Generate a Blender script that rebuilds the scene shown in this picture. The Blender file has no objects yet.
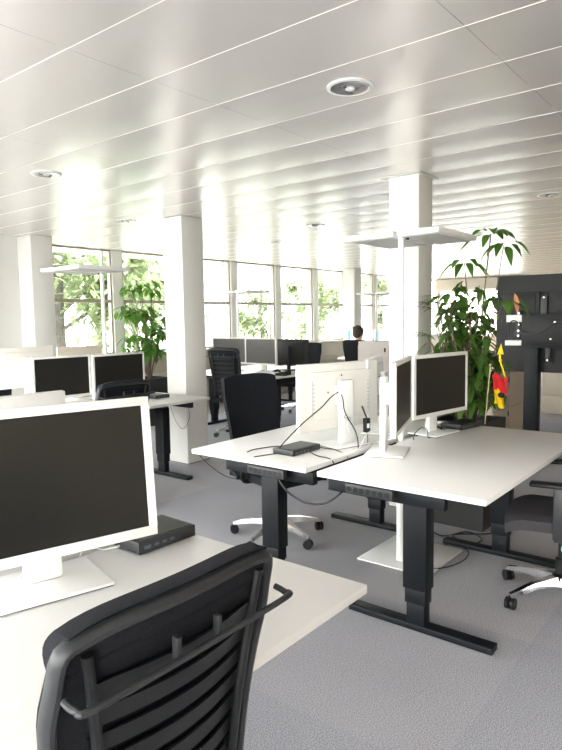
import bpy, bmesh, math, random
from mathutils import Vector, Matrix
random.seed(7)
C = bpy.context.scene.collection
sc = bpy.context.scene
PI = math.pi
R = math.radians
H = 2.48          # ceiling height
TOP = 0.74        # desk surface

# ------------------------------------------------------------------ camera
yaw, pitch, roll, FPX = 0.673764352, -0.0902880475, -0.0155779296, 617.05
cy_, sy_, cp_, sp_, cr_, sr_ = math.cos(yaw), math.sin(yaw), math.cos(pitch), math.sin(pitch), math.cos(roll), math.sin(roll)
fw = Vector((cp_*cy_, cp_*sy_, sp_)); rt = Vector((sy_, -cy_, 0)); up = rt.cross(fw)
r2 = cr_*rt + sr_*up; u2 = -sr_*rt + cr_*up
cam_d = bpy.data.cameras.new('camera'); cam = bpy.data.objects.new('camera', cam_d); C.objects.link(cam)
cam.matrix_world = Matrix(((r2.x, u2.x, -fw.x, 0), (r2.y, u2.y, -fw.y, 0), (r2.z, u2.z, -fw.z, 1.45), (0, 0, 0, 1)))
cam_d.sensor_fit = 'VERTICAL'; cam_d.sensor_height = 36; cam_d.lens = FPX/750*36
cam_d.clip_start = 0.05; cam_d.clip_end = 300
sc.camera = cam

# ------------------------------------------------------------------ world and light
w = bpy.data.worlds.new('sky'); sc.world = w; w.use_nodes = True
nt = w.node_tree; nt.nodes.clear()
wo = nt.nodes.new('ShaderNodeOutputWorld'); bg = nt.nodes.new('ShaderNodeBackground')
tc = nt.nodes.new('ShaderNodeTexCoord'); sx = nt.nodes.new('ShaderNodeSeparateXYZ'); rp = nt.nodes.new('ShaderNodeValToRGB')
nt.links.new(tc.outputs['Generated'], sx.inputs[0]); nt.links.new(sx.outputs['Z'], rp.inputs[0])
rp.color_ramp.elements[0].position = 0.0; rp.color_ramp.elements[0].color = (1.0, 0.962, 0.925, 1)
rp.color_ramp.elements[1].position = 0.9; rp.color_ramp.elements[1].color = (0.90, 0.93, 1.0, 1)
nt.links.new(rp.outputs[0], bg.inputs[0])
mr = nt.nodes.new('ShaderNodeMapRange'); mr.inputs[1].default_value = -1.0; mr.inputs[2].default_value = 0.2; mr.inputs[3].default_value = 5.3; mr.inputs[4].default_value = 3.3
nt.links.new(sx.outputs['X'], mr.inputs[0]); nt.links.new(mr.outputs[0], bg.inputs[1]); nt.links.new(bg.outputs[0], wo.inputs[0])
bg.inputs[1].default_value = 3.6
sun_d = bpy.data.lights.new('sun', 'SUN'); sun = bpy.data.objects.new('sun', sun_d); C.objects.link(sun)
sun_d.energy = 2.0; sun_d.angle = R(3); sun_d.color = (1, 0.95, 0.86)
sun.rotation_euler = (R(-24), R(-30), 0)
def portal(loc, rot, sx_, sy_):
    d = bpy.data.lights.new('window_portal', 'AREA'); d.shape = 'RECTANGLE'; d.size = sx_; d.size_y = sy_
    o = bpy.data.objects.new('window_portal', d); C.objects.link(o); o.location = loc; o.rotation_euler = rot
    d.cycles.is_portal = True
portal((10.5, 7.62, 1.72), (R(-90), 0, 0), 12.8, 1.6)
portal((-4.1, 2.2, 1.55), (0, R(-90), 0), 2.0, 10.6)
portal((-0.9, 7.3, 1.7), (R(-90), 0, 0), 6.0, 1.5)
portal((17.3, 6.6, 1.55), (0, R(90), 0), 1.3, 1.8)
sc.view_settings.view_transform = 'Standard'; sc.view_settings.look = 'None'
sc.view_settings.gamma = 1.0; sc.view_settings.use_curve_mapping = False
sc.view_settings.exposure = 2.26
sc.cycles.use_denoising = True
sc.cycles.max_bounces = 10; sc.cycles.diffuse_bounces = 5; sc.cycles.glossy_bounces = 4
sc.cycles.transparent_max_bounces = 16

# ------------------------------------------------------------------ materials
def mat(name, col, rough=0.5, metal=0.0, spec=0.5, noise=None, bump=None, coat=0.0, emit=None):
    m = bpy.data.materials.new(name); m.use_nodes = True; n = m.node_tree; b = n.nodes['Principled BSDF']
    b.inputs['Base Color'].default_value = (*col, 1); b.inputs['Roughness'].default_value = rough
    b.inputs['Metallic'].default_value = metal; b.inputs['Specular IOR Level'].default_value = spec
    b.inputs['Coat Weight'].default_value = coat
    if noise or bump:
        t = n.nodes.new('ShaderNodeTexCoord')
    if noise:
        sc_, amt = noise
        x = n.nodes.new('ShaderNodeTexNoise'); x.inputs['Scale'].default_value = sc_; x.inputs['Detail'].default_value = 3
        r_ = n.nodes.new('ShaderNodeValToRGB')
        r_.color_ramp.elements[0].position = 0.3; r_.color_ramp.elements[1].position = 0.7
        r_.color_ramp.elements[0].color = (*[max(0, c*(1-amt)) for c in col], 1)
        r_.color_ramp.elements[1].color = (*[min(1, c*(1+amt)) for c in col], 1)
        n.links.new(t.outputs['Object'], x.inputs['Vector']); n.links.new(x.outputs['Fac'], r_.inputs[0])
        n.links.new(r_.outputs[0], b.inputs['Base Color'])
    if bump:
        sc_, st = bump
        y = n.nodes.new('ShaderNodeTexNoise'); y.inputs['Scale'].default_value = sc_
        bp = n.nodes.new('ShaderNodeBump'); bp.inputs['Strength'].default_value = st; bp.inputs['Distance'].default_value = 0.002
        n.links.new(t.outputs['Object'], y.inputs['Vector']); n.links.new(y.outputs['Fac'], bp.inputs['Height'])
        n.links.new(bp.outputs[0], b.inputs['Normal'])
    if emit:
        b.inputs['Emission Color'].default_value = (*emit[:3], 1); b.inputs['Emission Strength'].default_value = emit[3]
    return m
M = {}
M['desk'] = mat('white_laminate', (0.80, 0.79, 0.78), 0.38, noise=(3, .01))
M['white'] = mat('white_plastic', (0.80, 0.80, 0.79), 0.4, noise=(5, .01))
M['cream'] = mat('aged_white_plastic', (0.74, 0.72, 0.67), 0.45, noise=(5, .01))
M['tanback'] = mat('beige_plastic', (0.60, 0.54, 0.46), 0.5, noise=(5, .02))
M['paint'] = mat('white_wall_paint', (0.76, 0.75, 0.72), 0.6, noise=(2, .015), bump=(60, .1))
M['wallp'] = mat('off_white_wall_paint', (0.70, 0.69, 0.66), 0.75, noise=(1.5, .015))
M['warmwall'] = mat('warm_cream_wall_paint', (0.74, 0.63, 0.48), 0.8, noise=(1.5, .02))
M['frame'] = mat('window_frame_white', (0.84, 0.83, 0.81), 0.45, noise=(4, .01))
M['framebrown'] = mat('window_gasket_bronze', (0.42, 0.37, 0.31), 0.5, noise=(4, .03))
M['sill'] = mat('beige_sill', (0.55, 0.51, 0.44), 0.5, noise=(4, .02))
M['black'] = mat('black_powder_coat', (0.006, 0.008, 0.011), 0.5, spec=.25, noise=(40, .1))
M['blackpl'] = mat('black_plastic', (0.008, 0.009, 0.010), 0.42, spec=.35, noise=(60, .1))
M['greypl'] = mat('dark_grey_plastic', (0.026, 0.028, 0.031), 0.42, spec=.4, noise=(60, .1))
M['fabric'] = mat('black_chair_fabric', (0.010, 0.011, 0.015), 0.9, spec=.2, noise=(250, .4), bump=(400, .5))
M['seatfab'] = mat('charcoal_seat_fabric', (0.055, 0.052, 0.058), 0.9, spec=.2, noise=(250, .3), bump=(400, .5))
M['screen'] = mat('dark_screen_glass', (0.014, 0.014, 0.013), 0.32, spec=.3, noise=(2, .05))
M['screen2'] = mat('grey_screen_glass', (0.085, 0.083, 0.078), 0.3, spec=.5, noise=(2, .05))
M['chrome'] = mat('polished_aluminium', (0.72, 0.72, 0.74), 0.16, metal=1.0, noise=(10, .02))
M['stripgrey'] = mat('charcoal_strip_plastic', (0.026, 0.027, 0.030), 0.5, noise=(40, .05))
M['portgrey'] = mat('port_grey', (0.10, 0.12, 0.14), 0.5, noise=(40, .05))
M['steel'] = mat('silver_screw', (0.6, 0.6, 0.6), 0.3, metal=1.0, noise=(10, .02))
M['cable'] = mat('black_cable', (0.015, 0.015, 0.018), 0.45, noise=(30, .1))
M['wcable'] = mat('white_cable', (0.72, 0.72, 0.70), 0.45, noise=(30, .02))
M['darkpanel'] = mat('anthracite_panel', (0.028, 0.028, 0.029), 0.6, spec=.3, noise=(8, .06))
M['darkmon'] = mat('black_monitor_back', (0.012, 0.013, 0.014), 0.5, spec=.3, noise=(30, .06))
M['cabinet'] = mat('beige_cabinet', (0.55, 0.48, 0.40), 0.5, noise=(3, .02))
M['greige'] = mat('greige_cabinet', (0.52, 0.47, 0.44), 0.6, noise=(3, .02))
M['soil'] = mat('potting_soil', (0.03, 0.02, 0.015), 0.95, noise=(60, .5), bump=(80, 1))
M['bark'] = mat('brown_bark', (0.14, 0.10, 0.065), 0.85, noise=(25, .3), bump=(60, .8))
M['treebark'] = mat('grey_tree_bark', (0.075, 0.07, 0.06), 0.9, noise=(6, .3), bump=(20, .8))
M['wood'] = mat('pale_wood', (0.55, 0.42, 0.28), 0.6, noise=(30, .1))
M['green_led'] = mat('mint_green_plastic', (0.25, 0.75, 0.50), 0.4, noise=(30, .05))
M['red'] = mat('red_cloth', (0.60, 0.01, 0.015), 0.7, noise=(40, .1))
M['yellow'] = mat('yellow_cloth', (0.85, 0.62, 0.01), 0.7, noise=(40, .1))
M['blackcloth'] = mat('black_cloth', (0.01, 0.01, 0.01), 0.8, noise=(40, .1))
M['deadleaf'] = mat('dead_leaf', (0.55, 0.22, 0.10), 0.7, noise=(30, .2))
M['skin'] = mat('skin', (0.62, 0.40, 0.30), 0.55, noise=(20, .05))
M['hair'] = mat('dark_brown_hair', (0.035, 0.022, 0.015), 0.7, noise=(120, .4), bump=(200, .8))
M['shirt'] = mat('light_shirt', (0.70, 0.66, 0.62), 0.85, noise=(60, .04))
M['trouser'] = mat('dark_trousers', (0.04, 0.045, 0.06), 0.9, noise=(60, .1))
M['litwhite'] = mat('lit_screen_white', (0.7, 0.7, 0.7), 0.4, noise=(4, .01), emit=(0.85, 0.90, 1.0, 0.30))
M['litblue'] = mat('lit_screen_blue', (0.02, 0.35, 0.75), 0.4, noise=(4, .01), emit=(0.02, 0.42, 0.9, 0.35))
M['paper'] = mat('paper', (0.78, 0.78, 0.77), 0.8, noise=(4, .02))
M['diffuser'] = mat('prismatic_diffuser', (0.50, 0.50, 0.49), 0.5, noise=(200, .05))
M['facade'] = mat('pale_render_facade', (0.75, 0.73, 0.70), 0.9, noise=(1, .03))
M['shutter'] = mat('blue_grey_window', (0.36, 0.40, 0.46), 0.4, noise=(2, .1))
M['roadgrey'] = mat('pale_paving', (0.5, 0.49, 0.47), 0.9, noise=(2, .05))

def leafmat(name, col, col2, rough=0.45, trans=0.35, tint=(0.35, 0.75, 0.05)):
    m = bpy.data.materials.new(name); m.use_nodes = True; n = m.node_tree
    b = n.nodes['Principled BSDF']; out = n.nodes['Material Output']
    g = n.nodes.new('ShaderNodeNewGeometry'); rmp = n.nodes.new('ShaderNodeValToRGB')
    rmp.color_ramp.elements[0].color = (*col, 1); rmp.color_ramp.elements[1].color = (*col2, 1)
    n.links.new(g.outputs['Random Per Island'], rmp.inputs[0]); n.links.new(rmp.outputs[0], b.inputs['Base Color'])
    b.inputs['Roughness'].default_value = rough
    tr = n.nodes.new('ShaderNodeBsdfTranslucent'); mx = n.nodes.new('ShaderNodeMixShader'); mc = n.nodes.new('ShaderNodeMixRGB')
    mc.blend_type = 'MIX'; mc.inputs[0].default_value = 0.45; mc.inputs[2].default_value = (*tint, 1)
    n.links.new(rmp.outputs[0], mc.inputs[1]); n.links.new(mc.outputs[0], tr.inputs[0])
    mx.inputs[0].default_value = trans
    n.links.new(b.outputs[0], mx.inputs[1]); n.links.new(tr.outputs[0], mx.inputs[2]); n.links.new(mx.outputs[0], out.inputs[0])
    return m
M['leaf'] = leafmat('dark_green_leaf', (0.020, 0.055, 0.012), (0.06, 0.14, 0.025), trans=.25)
M['leafmid'] = leafmat('mixed_green_leaf', (0.020, 0.055, 0.012), (0.09, 0.20, 0.03), trans=.28)
M['leaf2'] = leafmat('fresh_green_leaf', (0.035, 0.10, 0.02), (0.10, 0.24, 0.035), trans=.3)
M['treeleaf'] = leafmat('garden_tree_leaf', (0.09, 0.12, 0.055), (0.20, 0.24, 0.12), rough=.6, trans=.3, tint=(0.40, 0.50, 0.22))
M['grass'] = mat('lawn', (0.30, 0.31, 0.26), 0.95, noise=(6, .3))

def glassmat():
    m = bpy.data.materials.new('window_glass'); m.use_nodes = True; n = m.node_tree; n.nodes.clear()
    o = n.nodes.new('ShaderNodeOutputMaterial'); t = n.nodes.new('ShaderNodeBsdfTransparent'); g = n.nodes.new('ShaderNodeBsdfGlossy')
    lw = n.nodes.new('ShaderNodeLayerWeight'); lw.inputs[0].default_value = 0.5; pw = n.nodes.new('ShaderNodeMath'); pw.operation = 'POWER'; pw.inputs[1].default_value = 4
    n.links.new(lw.outputs['Facing'], pw.inputs[0]); f = n.nodes.new('ShaderNodeMath'); f.operation = 'MULTIPLY_ADD'; f.inputs[1].default_value = 0.5; f.inputs[2].default_value = 0.04; n.links.new(pw.outputs[0], f.inputs[0]); mx = n.nodes.new('ShaderNodeMixShader')
    g.inputs['Roughness'].default_value = 0.02; t.inputs[0].default_value = (0.95, 0.97, 0.96, 1)
    n.links.new(f.outputs[0], mx.inputs[0]); n.links.new(t.outputs[0], mx.inputs[1]); n.links.new(g.outputs[0], mx.inputs[2]); n.links.new(mx.outputs[0], o.inputs[0])
    return m
M['glass'] = glassmat()

def carpetmat():
    m = bpy.data.materials.new('grey_carpet_tiles'); m.use_nodes = True; n = m.node_tree; b = n.nodes['Principled BSDF']
    b.inputs['Roughness'].default_value = 0.95; b.inputs['Specular IOR Level'].default_value = 0.1
    t = n.nodes.new('ShaderNodeTexCoord')
    mp = n.nodes.new('ShaderNodeMapping'); mp.inputs['Location'].default_value = (0.27, 0.215, 0)
    br = n.nodes.new('ShaderNodeTexBrick'); br.offset = 0.0; br.squash = 1.0
    br.inputs['Scale'].default_value = 1.0; br.inputs['Mortar Size'].default_value = 0.0
    br.inputs['Brick Width'].default_value = 1.0; br.inputs['Row Height'].default_value = 1.0
    br.inputs['Color1'].default_value = (0.345, 0.35, 0.395, 1); br.inputs['Color2'].default_value = (0.46, 0.445, 0.46, 1)
    n.links.new(t.outputs['Object'], mp.inputs[0]); n.links.new(mp.outputs[0], br.inputs['Vector'])
    nz = n.nodes.new('ShaderNodeTexNoise'); nz.inputs['Scale'].default_value = 200; nz.inputs['Detail'].default_value = 4
    n2 = n.nodes.new('ShaderNodeTexNoise'); n2.inputs['Scale'].default_value = 1.3; n2.inputs['Detail'].default_value = 3
    rm = n.nodes.new('ShaderNodeMapRange'); rm.inputs[1].default_value = 0.3; rm.inputs[2].default_value = 0.7; rm.inputs[3].default_value = 0.5; rm.inputs[4].default_value = 1.5
    r2_ = n.nodes.new('ShaderNodeMapRange'); r2_.inputs[1].default_value = 0.3; r2_.inputs[2].default_value = 0.7; r2_.inputs[3].default_value = 0.95; r2_.inputs[4].default_value = 1.05
    n.links.new(t.outputs['Object'], nz.inputs['Vector']); n.links.new(t.outputs['Object'], n2.inputs['Vector'])
    n.links.new(nz.outputs['Fac'], rm.inputs[0]); n.links.new(n2.outputs['Fac'], r2_.inputs[0])
    ml = n.nodes.new('ShaderNodeMath'); ml.operation = 'MULTIPLY'; n.links.new(rm.outputs[0], ml.inputs[0]); n.links.new(r2_.outputs[0], ml.inputs[1])
    vm = n.nodes.new('ShaderNodeVectorMath'); vm.operation = 'SCALE'
    n.links.new(br.outputs['Color'], vm.inputs[0]); n.links.new(ml.outputs[0], vm.inputs['Scale']); n.links.new(vm.outputs[0], b.inputs['Base Color'])
    bp = n.nodes.new('ShaderNodeBump'); bp.inputs['Strength'].default_value = 0.25; bp.inputs['Distance'].default_value = 0.002
    return m
M['carpet'] = carpetmat()
M['ceil'] = mat('satin_metal_ceiling_panel', (0.90, 0.865, 0.835), 0.27, metal=0.48, noise=(0.6, .015))
M['seam'] = mat('ceiling_seam_strip', (0.85, 0.84, 0.80), 0.5, noise=(2, .01))
M['void'] = mat('ceiling_void', (0.10, 0.10, 0.10), 0.9, noise=(2, .01))

# ------------------------------------------------------------------ mesh helpers
class MB:
    """collects shapes into one bmesh"""
    def __init__(s): s.b = bmesh.new()
    def _merge(s, t, mtx=None, mi=0):
        if mtx is not None: bmesh.ops.transform(t, matrix=mtx, verts=t.verts)
        for f in t.faces: f.material_index = mi
        me = bpy.data.meshes.new('tmp'); t.to_mesh(me); t.free(); s.b.from_mesh(me); bpy.data.meshes.remove(me)
        return s
    def box(s, x0, x1, y0, y1, z0, z1, bev=0.0, seg=2, mtx=None, mi=0):
        t = bmesh.new(); bmesh.ops.create_cube(t, size=1)
        bmesh.ops.transform(t, matrix=Matrix.Translation(((x0+x1)/2, (y0+y1)/2, (z0+z1)/2)) @ Matrix.Diagonal((abs(x1-x0), abs(y1-y0), abs(z1-z0), 1)), verts=t.verts)
        if bev > 0: bmesh.ops.bevel(t, geom=list(t.edges), offset=bev, segments=seg, profile=0.5, affect='EDGES')
        return s._merge(t, mtx, mi)
    def cyl(s, p0, p1, r0, r1=None, seg=16, mi=0, mtx=None):
        p0, p1 = Vector(p0), Vector(p1); r1 = r0 if r1 is None else r1
        t = bmesh.new(); bmesh.ops.create_cone(t, cap_ends=True, segments=seg, radius1=r0, radius2=r1, depth=(p1-p0).length)
        q = Vector((0, 0, 1)).rotation_difference((p1-p0).normalized()).to_matrix().to_4x4()
        m = Matrix.Translation((p0+p1)/2) @ q
        return s._merge(t, (mtx @ m) if mtx is not None else m, mi)
    def ball(s, c, r, sc3=(1, 1, 1), seg=16, mi=0, mtx=None):
        t = bmesh.new(); bmesh.ops.create_uvsphere(t, u_segments=seg, v_segments=max(6, seg*2//3), radius=r)
        m = Matrix.Translation(c) @ Matrix.Diagonal((*sc3, 1))
        return s._merge(t, (mtx @ m) if mtx is not None else m, mi)
    def lathe(s, prof, c=(0, 0, 0), seg=28, mi=0):
        t = bmesh.new(); rings = []
        for r, z in prof:
            rings.append([t.verts.new((c[0]+r*math.cos(2*PI*k/seg), c[1]+r*math.sin(2*PI*k/seg), c[2]+z)) for k in range(seg)])
        for a, b in zip(rings, rings[1:]):
            for k in range(seg): t.faces.new((a[k], a[(k+1) % seg], b[(k+1) % seg], b[k]))
        if prof[0][0] > 1e-4: pass
        return s._merge(t, None, mi)
    def tube(s, pts, r, seg=6, smooth=4, closed=False, flat=1.0, mi=0, mtx=None):
        P = [Vector(p) for p in pts]
        if smooth > 1:
            Q = []; n = len(P); rng = n if closed else n-1
            for i in range(rng):
                p0 = P[i-1] if (i > 0 or closed) else P[0]; p1 = P[i]; p2 = P[(i+1) % n]
                p3 = P[(i+2) % n] if (i+2 < n or closed) else P[n-1]
                for k in range(smooth):
                    u = k/smooth
                    Q.append(0.5*((2*p1)+(p2-p0)*u+(2*p0-5*p1+4*p2-p3)*u*u+(3*p1-p0-3*p2+p3)*u**3))
            if not closed: Q.append(P[-1])
            P = Q
        n = len(P); t = bmesh.new(); rings = []; prev = None
        for i in range(n):
            a = P[(i-1) % n] if (closed or i > 0) else P[i]; b = P[(i+1) % n] if (closed or i < n-1) else P[i]
            d = (b-a); d = d.normalized() if d.length > 1e-9 else Vector((0, 0, 1))
            if prev is None:
                x = d.cross(Vector((0, 0, 1)));
                if x.length < 1e-3: x = d.cross(Vector((1, 0, 0)))
            else:
                x = prev - d*prev.dot(d)
            x.normalize(); y = d.cross(x); prev = x
            rr = r[min(i*len(r)//n, len(r)-1)] if isinstance(r, (list, tuple)) else r
            rings.append([t.verts.new(P[i]+x*rr*math.cos(2*PI*k/seg)+y*rr*flat*math.sin(2*PI*k/seg)) for k in range(seg)])
        for i in range(n if closed else n-1):
            a = rings[i]; b = rings[(i+1) % n]
            for k in range(seg): t.faces.new((a[k], a[(k+1) % seg], b[(k+1) % seg], b[k]))
        if not closed:
            t.faces.new(rings[0][::-1]); t.faces.new(rings[-1])
        return s._merge(t, mtx, mi)
    def prism(s, poly, z0, z1, mtx=None, mi=0, bev=0):
        t = bmesh.new(); a = [t.verts.new((x, y, z0)) for x, y in poly]; b = [t.verts.new((x, y, z1)) for x, y in poly]
        t.faces.new(a[::-1]); t.faces.new(b); n = len(poly)
        for k in range(n): t.faces.new((a[k], a[(k+1) % n], b[(k+1) % n], b[k]))
        if bev: bmesh.ops.bevel(t, geom=list(t.edges), offset=bev, segments=2, profile=.5, affect='EDGES')
        return s._merge(t, mtx, mi)
    def grid(s, fn, nu, nv, thick=0.0, nrm=(0, -1, 0), mi=0):
        """sheet fn(u,v)->Vector, thickened along nrm"""
        t = bmesh.new(); N = Vector(nrm)
        F = [[t.verts.new(fn(i/nu, j/nv)) for i in range(nu+1)] for j in range(nv+1)]
        for j in range(nv):
            for i in range(nu): t.faces.new((F[j][i], F[j][i+1], F[j+1][i+1], F[j+1][i]))
        if thick:
            B = [[t.verts.new(Vector(fn(i/nu, j/nv))+N*thick) for i in range(nu+1)] for j in range(nv+1)]
            for j in range(nv):
                for i in range(nu): t.faces.new((B[j][i], B[j+1][i], B[j+1][i+1], B[j][i+1]))
            for i in range(nu):
                t.faces.new((F[0][i+1], F[0][i], B[0][i], B[0][i+1])); t.faces.new((F[nv][i], F[nv][i+1], B[nv][i+1], B[nv][i]))
            for j in range(nv):
                t.faces.new((F[j][0], F[j+1][0], B[j+1][0], B[j][0])); t.faces.new((F[j+1][nu], F[j][nu], B[j][nu], B[j+1][nu]))
        return s._merge(t, None, mi)
    def build(s, name, mats, parent=None, smooth=True, loc=None, rz=0, angle=35):
        me = bpy.data.meshes.new(name)
        bmesh.ops.recalc_face_normals(s.b, faces=s.b.faces)
        if smooth:
            for f in s.b.faces: f.smooth = True
            for e in s.b.edges:
                if len(e.link_faces) == 2 and e.calc_face_angle(0) > R(angle): e.smooth = False
        s.b.to_mesh(me); s.b.free()
        for m in (mats if isinstance(mats, (list, tuple)) else [mats]): me.materials.append(M[m] if isinstance(m, str) else m)
        o = bpy.data.objects.new(name, me); C.objects.link(o)
        if parent is not None: o.parent = parent
        if loc is not None: o.location = loc
        o.rotation_euler[2] = rz
        return o
def tag(o, label=None, cat=None, group=None, kind=None):
    if label: o['label'] = label
    if cat: o['category'] = cat
    if group: o['group'] = group
    if kind: o['kind'] = kind
    return o
def thing(name, label, cat, loc=(0, 0, 0), rz=0, group=None):
    o = bpy.data.objects.new(name, None); C.objects.link(o); o.location = loc; o.rotation_euler = (0, 0, rz); o.empty_display_size = .1
    return tag(o, label, cat, group)
def copy_tree(o, parent=None):
    c = o.copy(); C.objects.link(c); c.parent = parent
    for ch in list(o.children): copy_tree(ch, c)
    return c
def dup(root, loc, rz, label, group=None):
    c = copy_tree(root); c.location = loc; c.rotation_euler[2] = rz; c['label'] = label
    if group: c['group'] = group
    return c
def struct(name, mb, m, **k):
    o = mb.build(name, m, **k); o['kind'] = 'structure'; return o

# ------------------------------------------------------------------ room shell
X0, X1, Y0, YW = -4.0, 17.2, -3.6, 7.5
struct('floor', MB().box(X0-.2, X1+.2, Y0-.2, YW+.1, -0.12, 0), 'carpet', smooth=False)

def ceiling():
    px, py = 0.4045, 1.2255
    sx0, sy0 = 1.41-14*px, 0.908-4*py
    nx, ny = 54, 10
    t = bmesh.new(); g = 0.0016; K = 6; sag = 0.005
    for i in range(nx):
        for j in range(ny):
            a, b = sx0+i*px+g, sx0+(i+1)*px-g; c, d = sy0+j*py+g*.6, sy0+(j+1)*py-g*.6
            if a < X0-.3 or c > YW: continue
            tl = random.uniform(-.0007, .0007); rows = []
            L = 3
            for l in range(L+1):
                y = c+(d-c)*l/L; sg = sag*(0.55+.45*math.sin(PI*l/L))
                rows.append([t.verts.new((a+(b-a)*k/K, y, H - sg*math.sin(PI*k/K) + tl*(k/K-.5))) for k in range(K+1)])
            for l in range(L):
                for k in range(K): t.faces.new((rows[l][k], rows[l+1][k], rows[l+1][k+1], rows[l][k+1]))
            for e, (q0, q1) in (('x', (a, c)),):
                pass
            # folded edges
            for (p, q) in (((a, c), (a, d)), ((b, d), (b, c)), ((a, d), (b, d)), ((b, c), (a, c))):
                v = [t.verts.new((p[0], p[1], H)), t.verts.new((q[0], q[1], H)), t.verts.new((q[0], q[1], H+.03)), t.verts.new((p[0], p[1], H+.03))]
                t.faces.new(v)
    mb = MB(); mb._merge(t, None, 0)
    for i in range(nx+1):
        x = sx0+i*px
        if x < X0: continue
        mb.box(x-.0014, x+.0014, Y0, YW, H-.0012, H+.02, mi=1)
    mb.box(X0, X1, Y0, YW, H+.03, H+.2, mi=2)
    struct('ceiling', mb, ['ceil', 'seam', 'void'], angle=30)
ceiling()

# window wall along Y = 7.5
SILL, TR = 0.98, 1.745
PX0, PSP = 4.36, 1.24     # posts
struct('wall_windows', MB().box(3.9, X1, YW, YW+.2, 0, SILL-.02), 'sill', smooth=False)
struct('trim_1', MB().box(3.9, X1, YW-.14, YW+.06, SILL-.03, SILL, bev=.004), 'sill')
mb = MB()
nb = 11
for k in range(nb):
    x = PX0+k*PSP
    if x > X1: break
    mb.box(x-.085, x+.085, YW-.03, YW+.10, SILL, H, bev=.003)
struct('trim_2', mb, 'frame')
for k in range(nb-1):
    a, b = PX0+k*PSP+.085, PX0+(k+1)*PSP-.085
    if b > X1: break
    f = MB()
    t_ = .028
    for (x0_, x1_) in ((a, a+t_), (b-t_, b)):
        f.box(x0_, x1_, YW, YW+.06, SILL, H)
    f.box(a+t_, b-t_, YW, YW+.06, TR-.022, TR+.022); f.box(a+t_, b-t_, YW, YW+.06, SILL, SILL+t_); f.box(a+t_, b-t_, YW, YW+.06, H-.025, H)
    # inner light opening casement to one side
    f.box(b-t_-.13, b-t_-.10, YW+.005, YW+.05, SILL+t_, TR-.022, mi=1); f.box(b-t_-.13, b-t_-.10, YW+.005, YW+.05, TR+.022, H-.025, mi=1)
    o = struct('window_%d' % (k+1), f, ['framebrown', 'frame'], smooth=False)
    MB().box(a+t_, b-t_, YW+.03, YW+.034, SILL+t_, TR-.022).box(a+t_, b-t_, YW+.03, YW+.034, TR+.022, H-.025).build('pane', 'glass', o, smooth=False)
# left wall piece, nearer than the windows, with its own (unseen) windows
mb = MB(); mb.box(2.3, 3.92, 7.12, 7.3, 0, H).box(3.9, 4.1, 7.12, YW+.2, 0, H)
mb.box(X0, 2.3, 7.12, 7.3, 0, .95).box(X0, 2.3, 7.12, 7.3, 2.42, H)
struct('wall_left', mb, 'wallp', smooth=False)
k = 20
for a in (-4.0, -2.43, -.86, .72):
    f = MB(); b = a+1.57
    f.box(a, a+.05, 7.14, 7.24, .95, 2.42).box(b-.05, b, 7.14, 7.24, .95, 2.42).box(a+.05, b-.05, 7.14, 7.24, .95, 1.0).box(a+.05, b-.05, 7.14, 7.24, 2.37, 2.42)
    o = struct('window_%d' % k, f, 'frame', smooth=False); k += 1
    MB().box(a+.05, b-.05, 7.19, 7.194, 1.0, 2.37).build('pane', 'glass', o, smooth=False)
# back wall (behind the camera) with a window band
mb = MB(); mb.box(X0-.2, X0, Y0-.2, 7.3, 0, .5).box(X0-.2, X0, Y0-.2, 7.3, 2.44, H)
mb.box(X0-.2, X0, Y0-.2, -3.2, .5, 2.44)
struct('wall_back', mb, 'wallp', smooth=False)
for a in [-3.2+i*2.1 for i in range(5)]:
    b = a+2.1
    f = MB().box(X0-.1, X0, a, a+.05, .5, 2.44).box(X0-.1, X0, b-.05, b, .5, 2.44).box(X0-.1, X0, a+.05, b-.05, .5, .55).box(X0-.1, X0, a+.05, b-.05, 2.39, 2.44)
    o = struct('window_%d' % k, f, 'frame', smooth=False); k += 1
    MB().box(X0-.05, X0-.046, a+.05, b-.05, .55, 2.39).build('pane', 'glass', o, smooth=False)
struct('wall_right', MB().box(X0-.2, X1+.2, Y0-.2, Y0, 0, H), 'warmwall', smooth=False)
# far end wall
mb = MB(); mb.box(X1, X1+.2, Y0, YW+.2, 0, .9).box(X1, X1+.2, Y0, YW+.2, 2.2, H).box(X1, X1+.2, Y0, 5.36, .9, 2.2)
struct('wall_far', mb, 'warmwall', smooth=False)
for a in (5.36, 6.43):
    b = a+1.07
    f = MB().box(X1, X1+.1, a, a+.06, .9, 2.2).box(X1, X1+.1, b-.06, b, .9, 2.2).box(X1, X1+.1, a+.06, b-.06, .9, .95).box(X1, X1+.1, a+.06, b-.06, 2.15, 2.2)
    o = struct('window_%d' % k, f, 'frame', smooth=False); k += 1
    MB().box(X1+.05, X1+.054, a+.06, b-.06, .95, 2.15).build('pane', 'glass', o, smooth=False)
struct('trim_3', MB().box(16.2, X1, 5.2, 7.4, 2.16, H-.02), 'cabinet', smooth=False)

# columns
def column(x0, x1, y0, y1, plate=False):
    mb = MB().box(x0, x1, y0, y1, 0, H-.004, bev=.004)
    if plate: mb.box(x0-.045, x1+.04, y0-.03, y1+.045, H-.010, H-.004)
    o = struct('column', mb, 'paint')
    MB().box(x0-.004, x1+.004, y0-.004, y1+.004, 0, .004).build('skirting', 'greypl', o)
column(4.21, 4.50, 4.58, 4.86); column(4.155, 4.385, 2.03, 2.27, True); column(3.90, 4.18, 6.82, 7.12)
column(11.08, 11.36, 6.86, 7.14)

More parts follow.
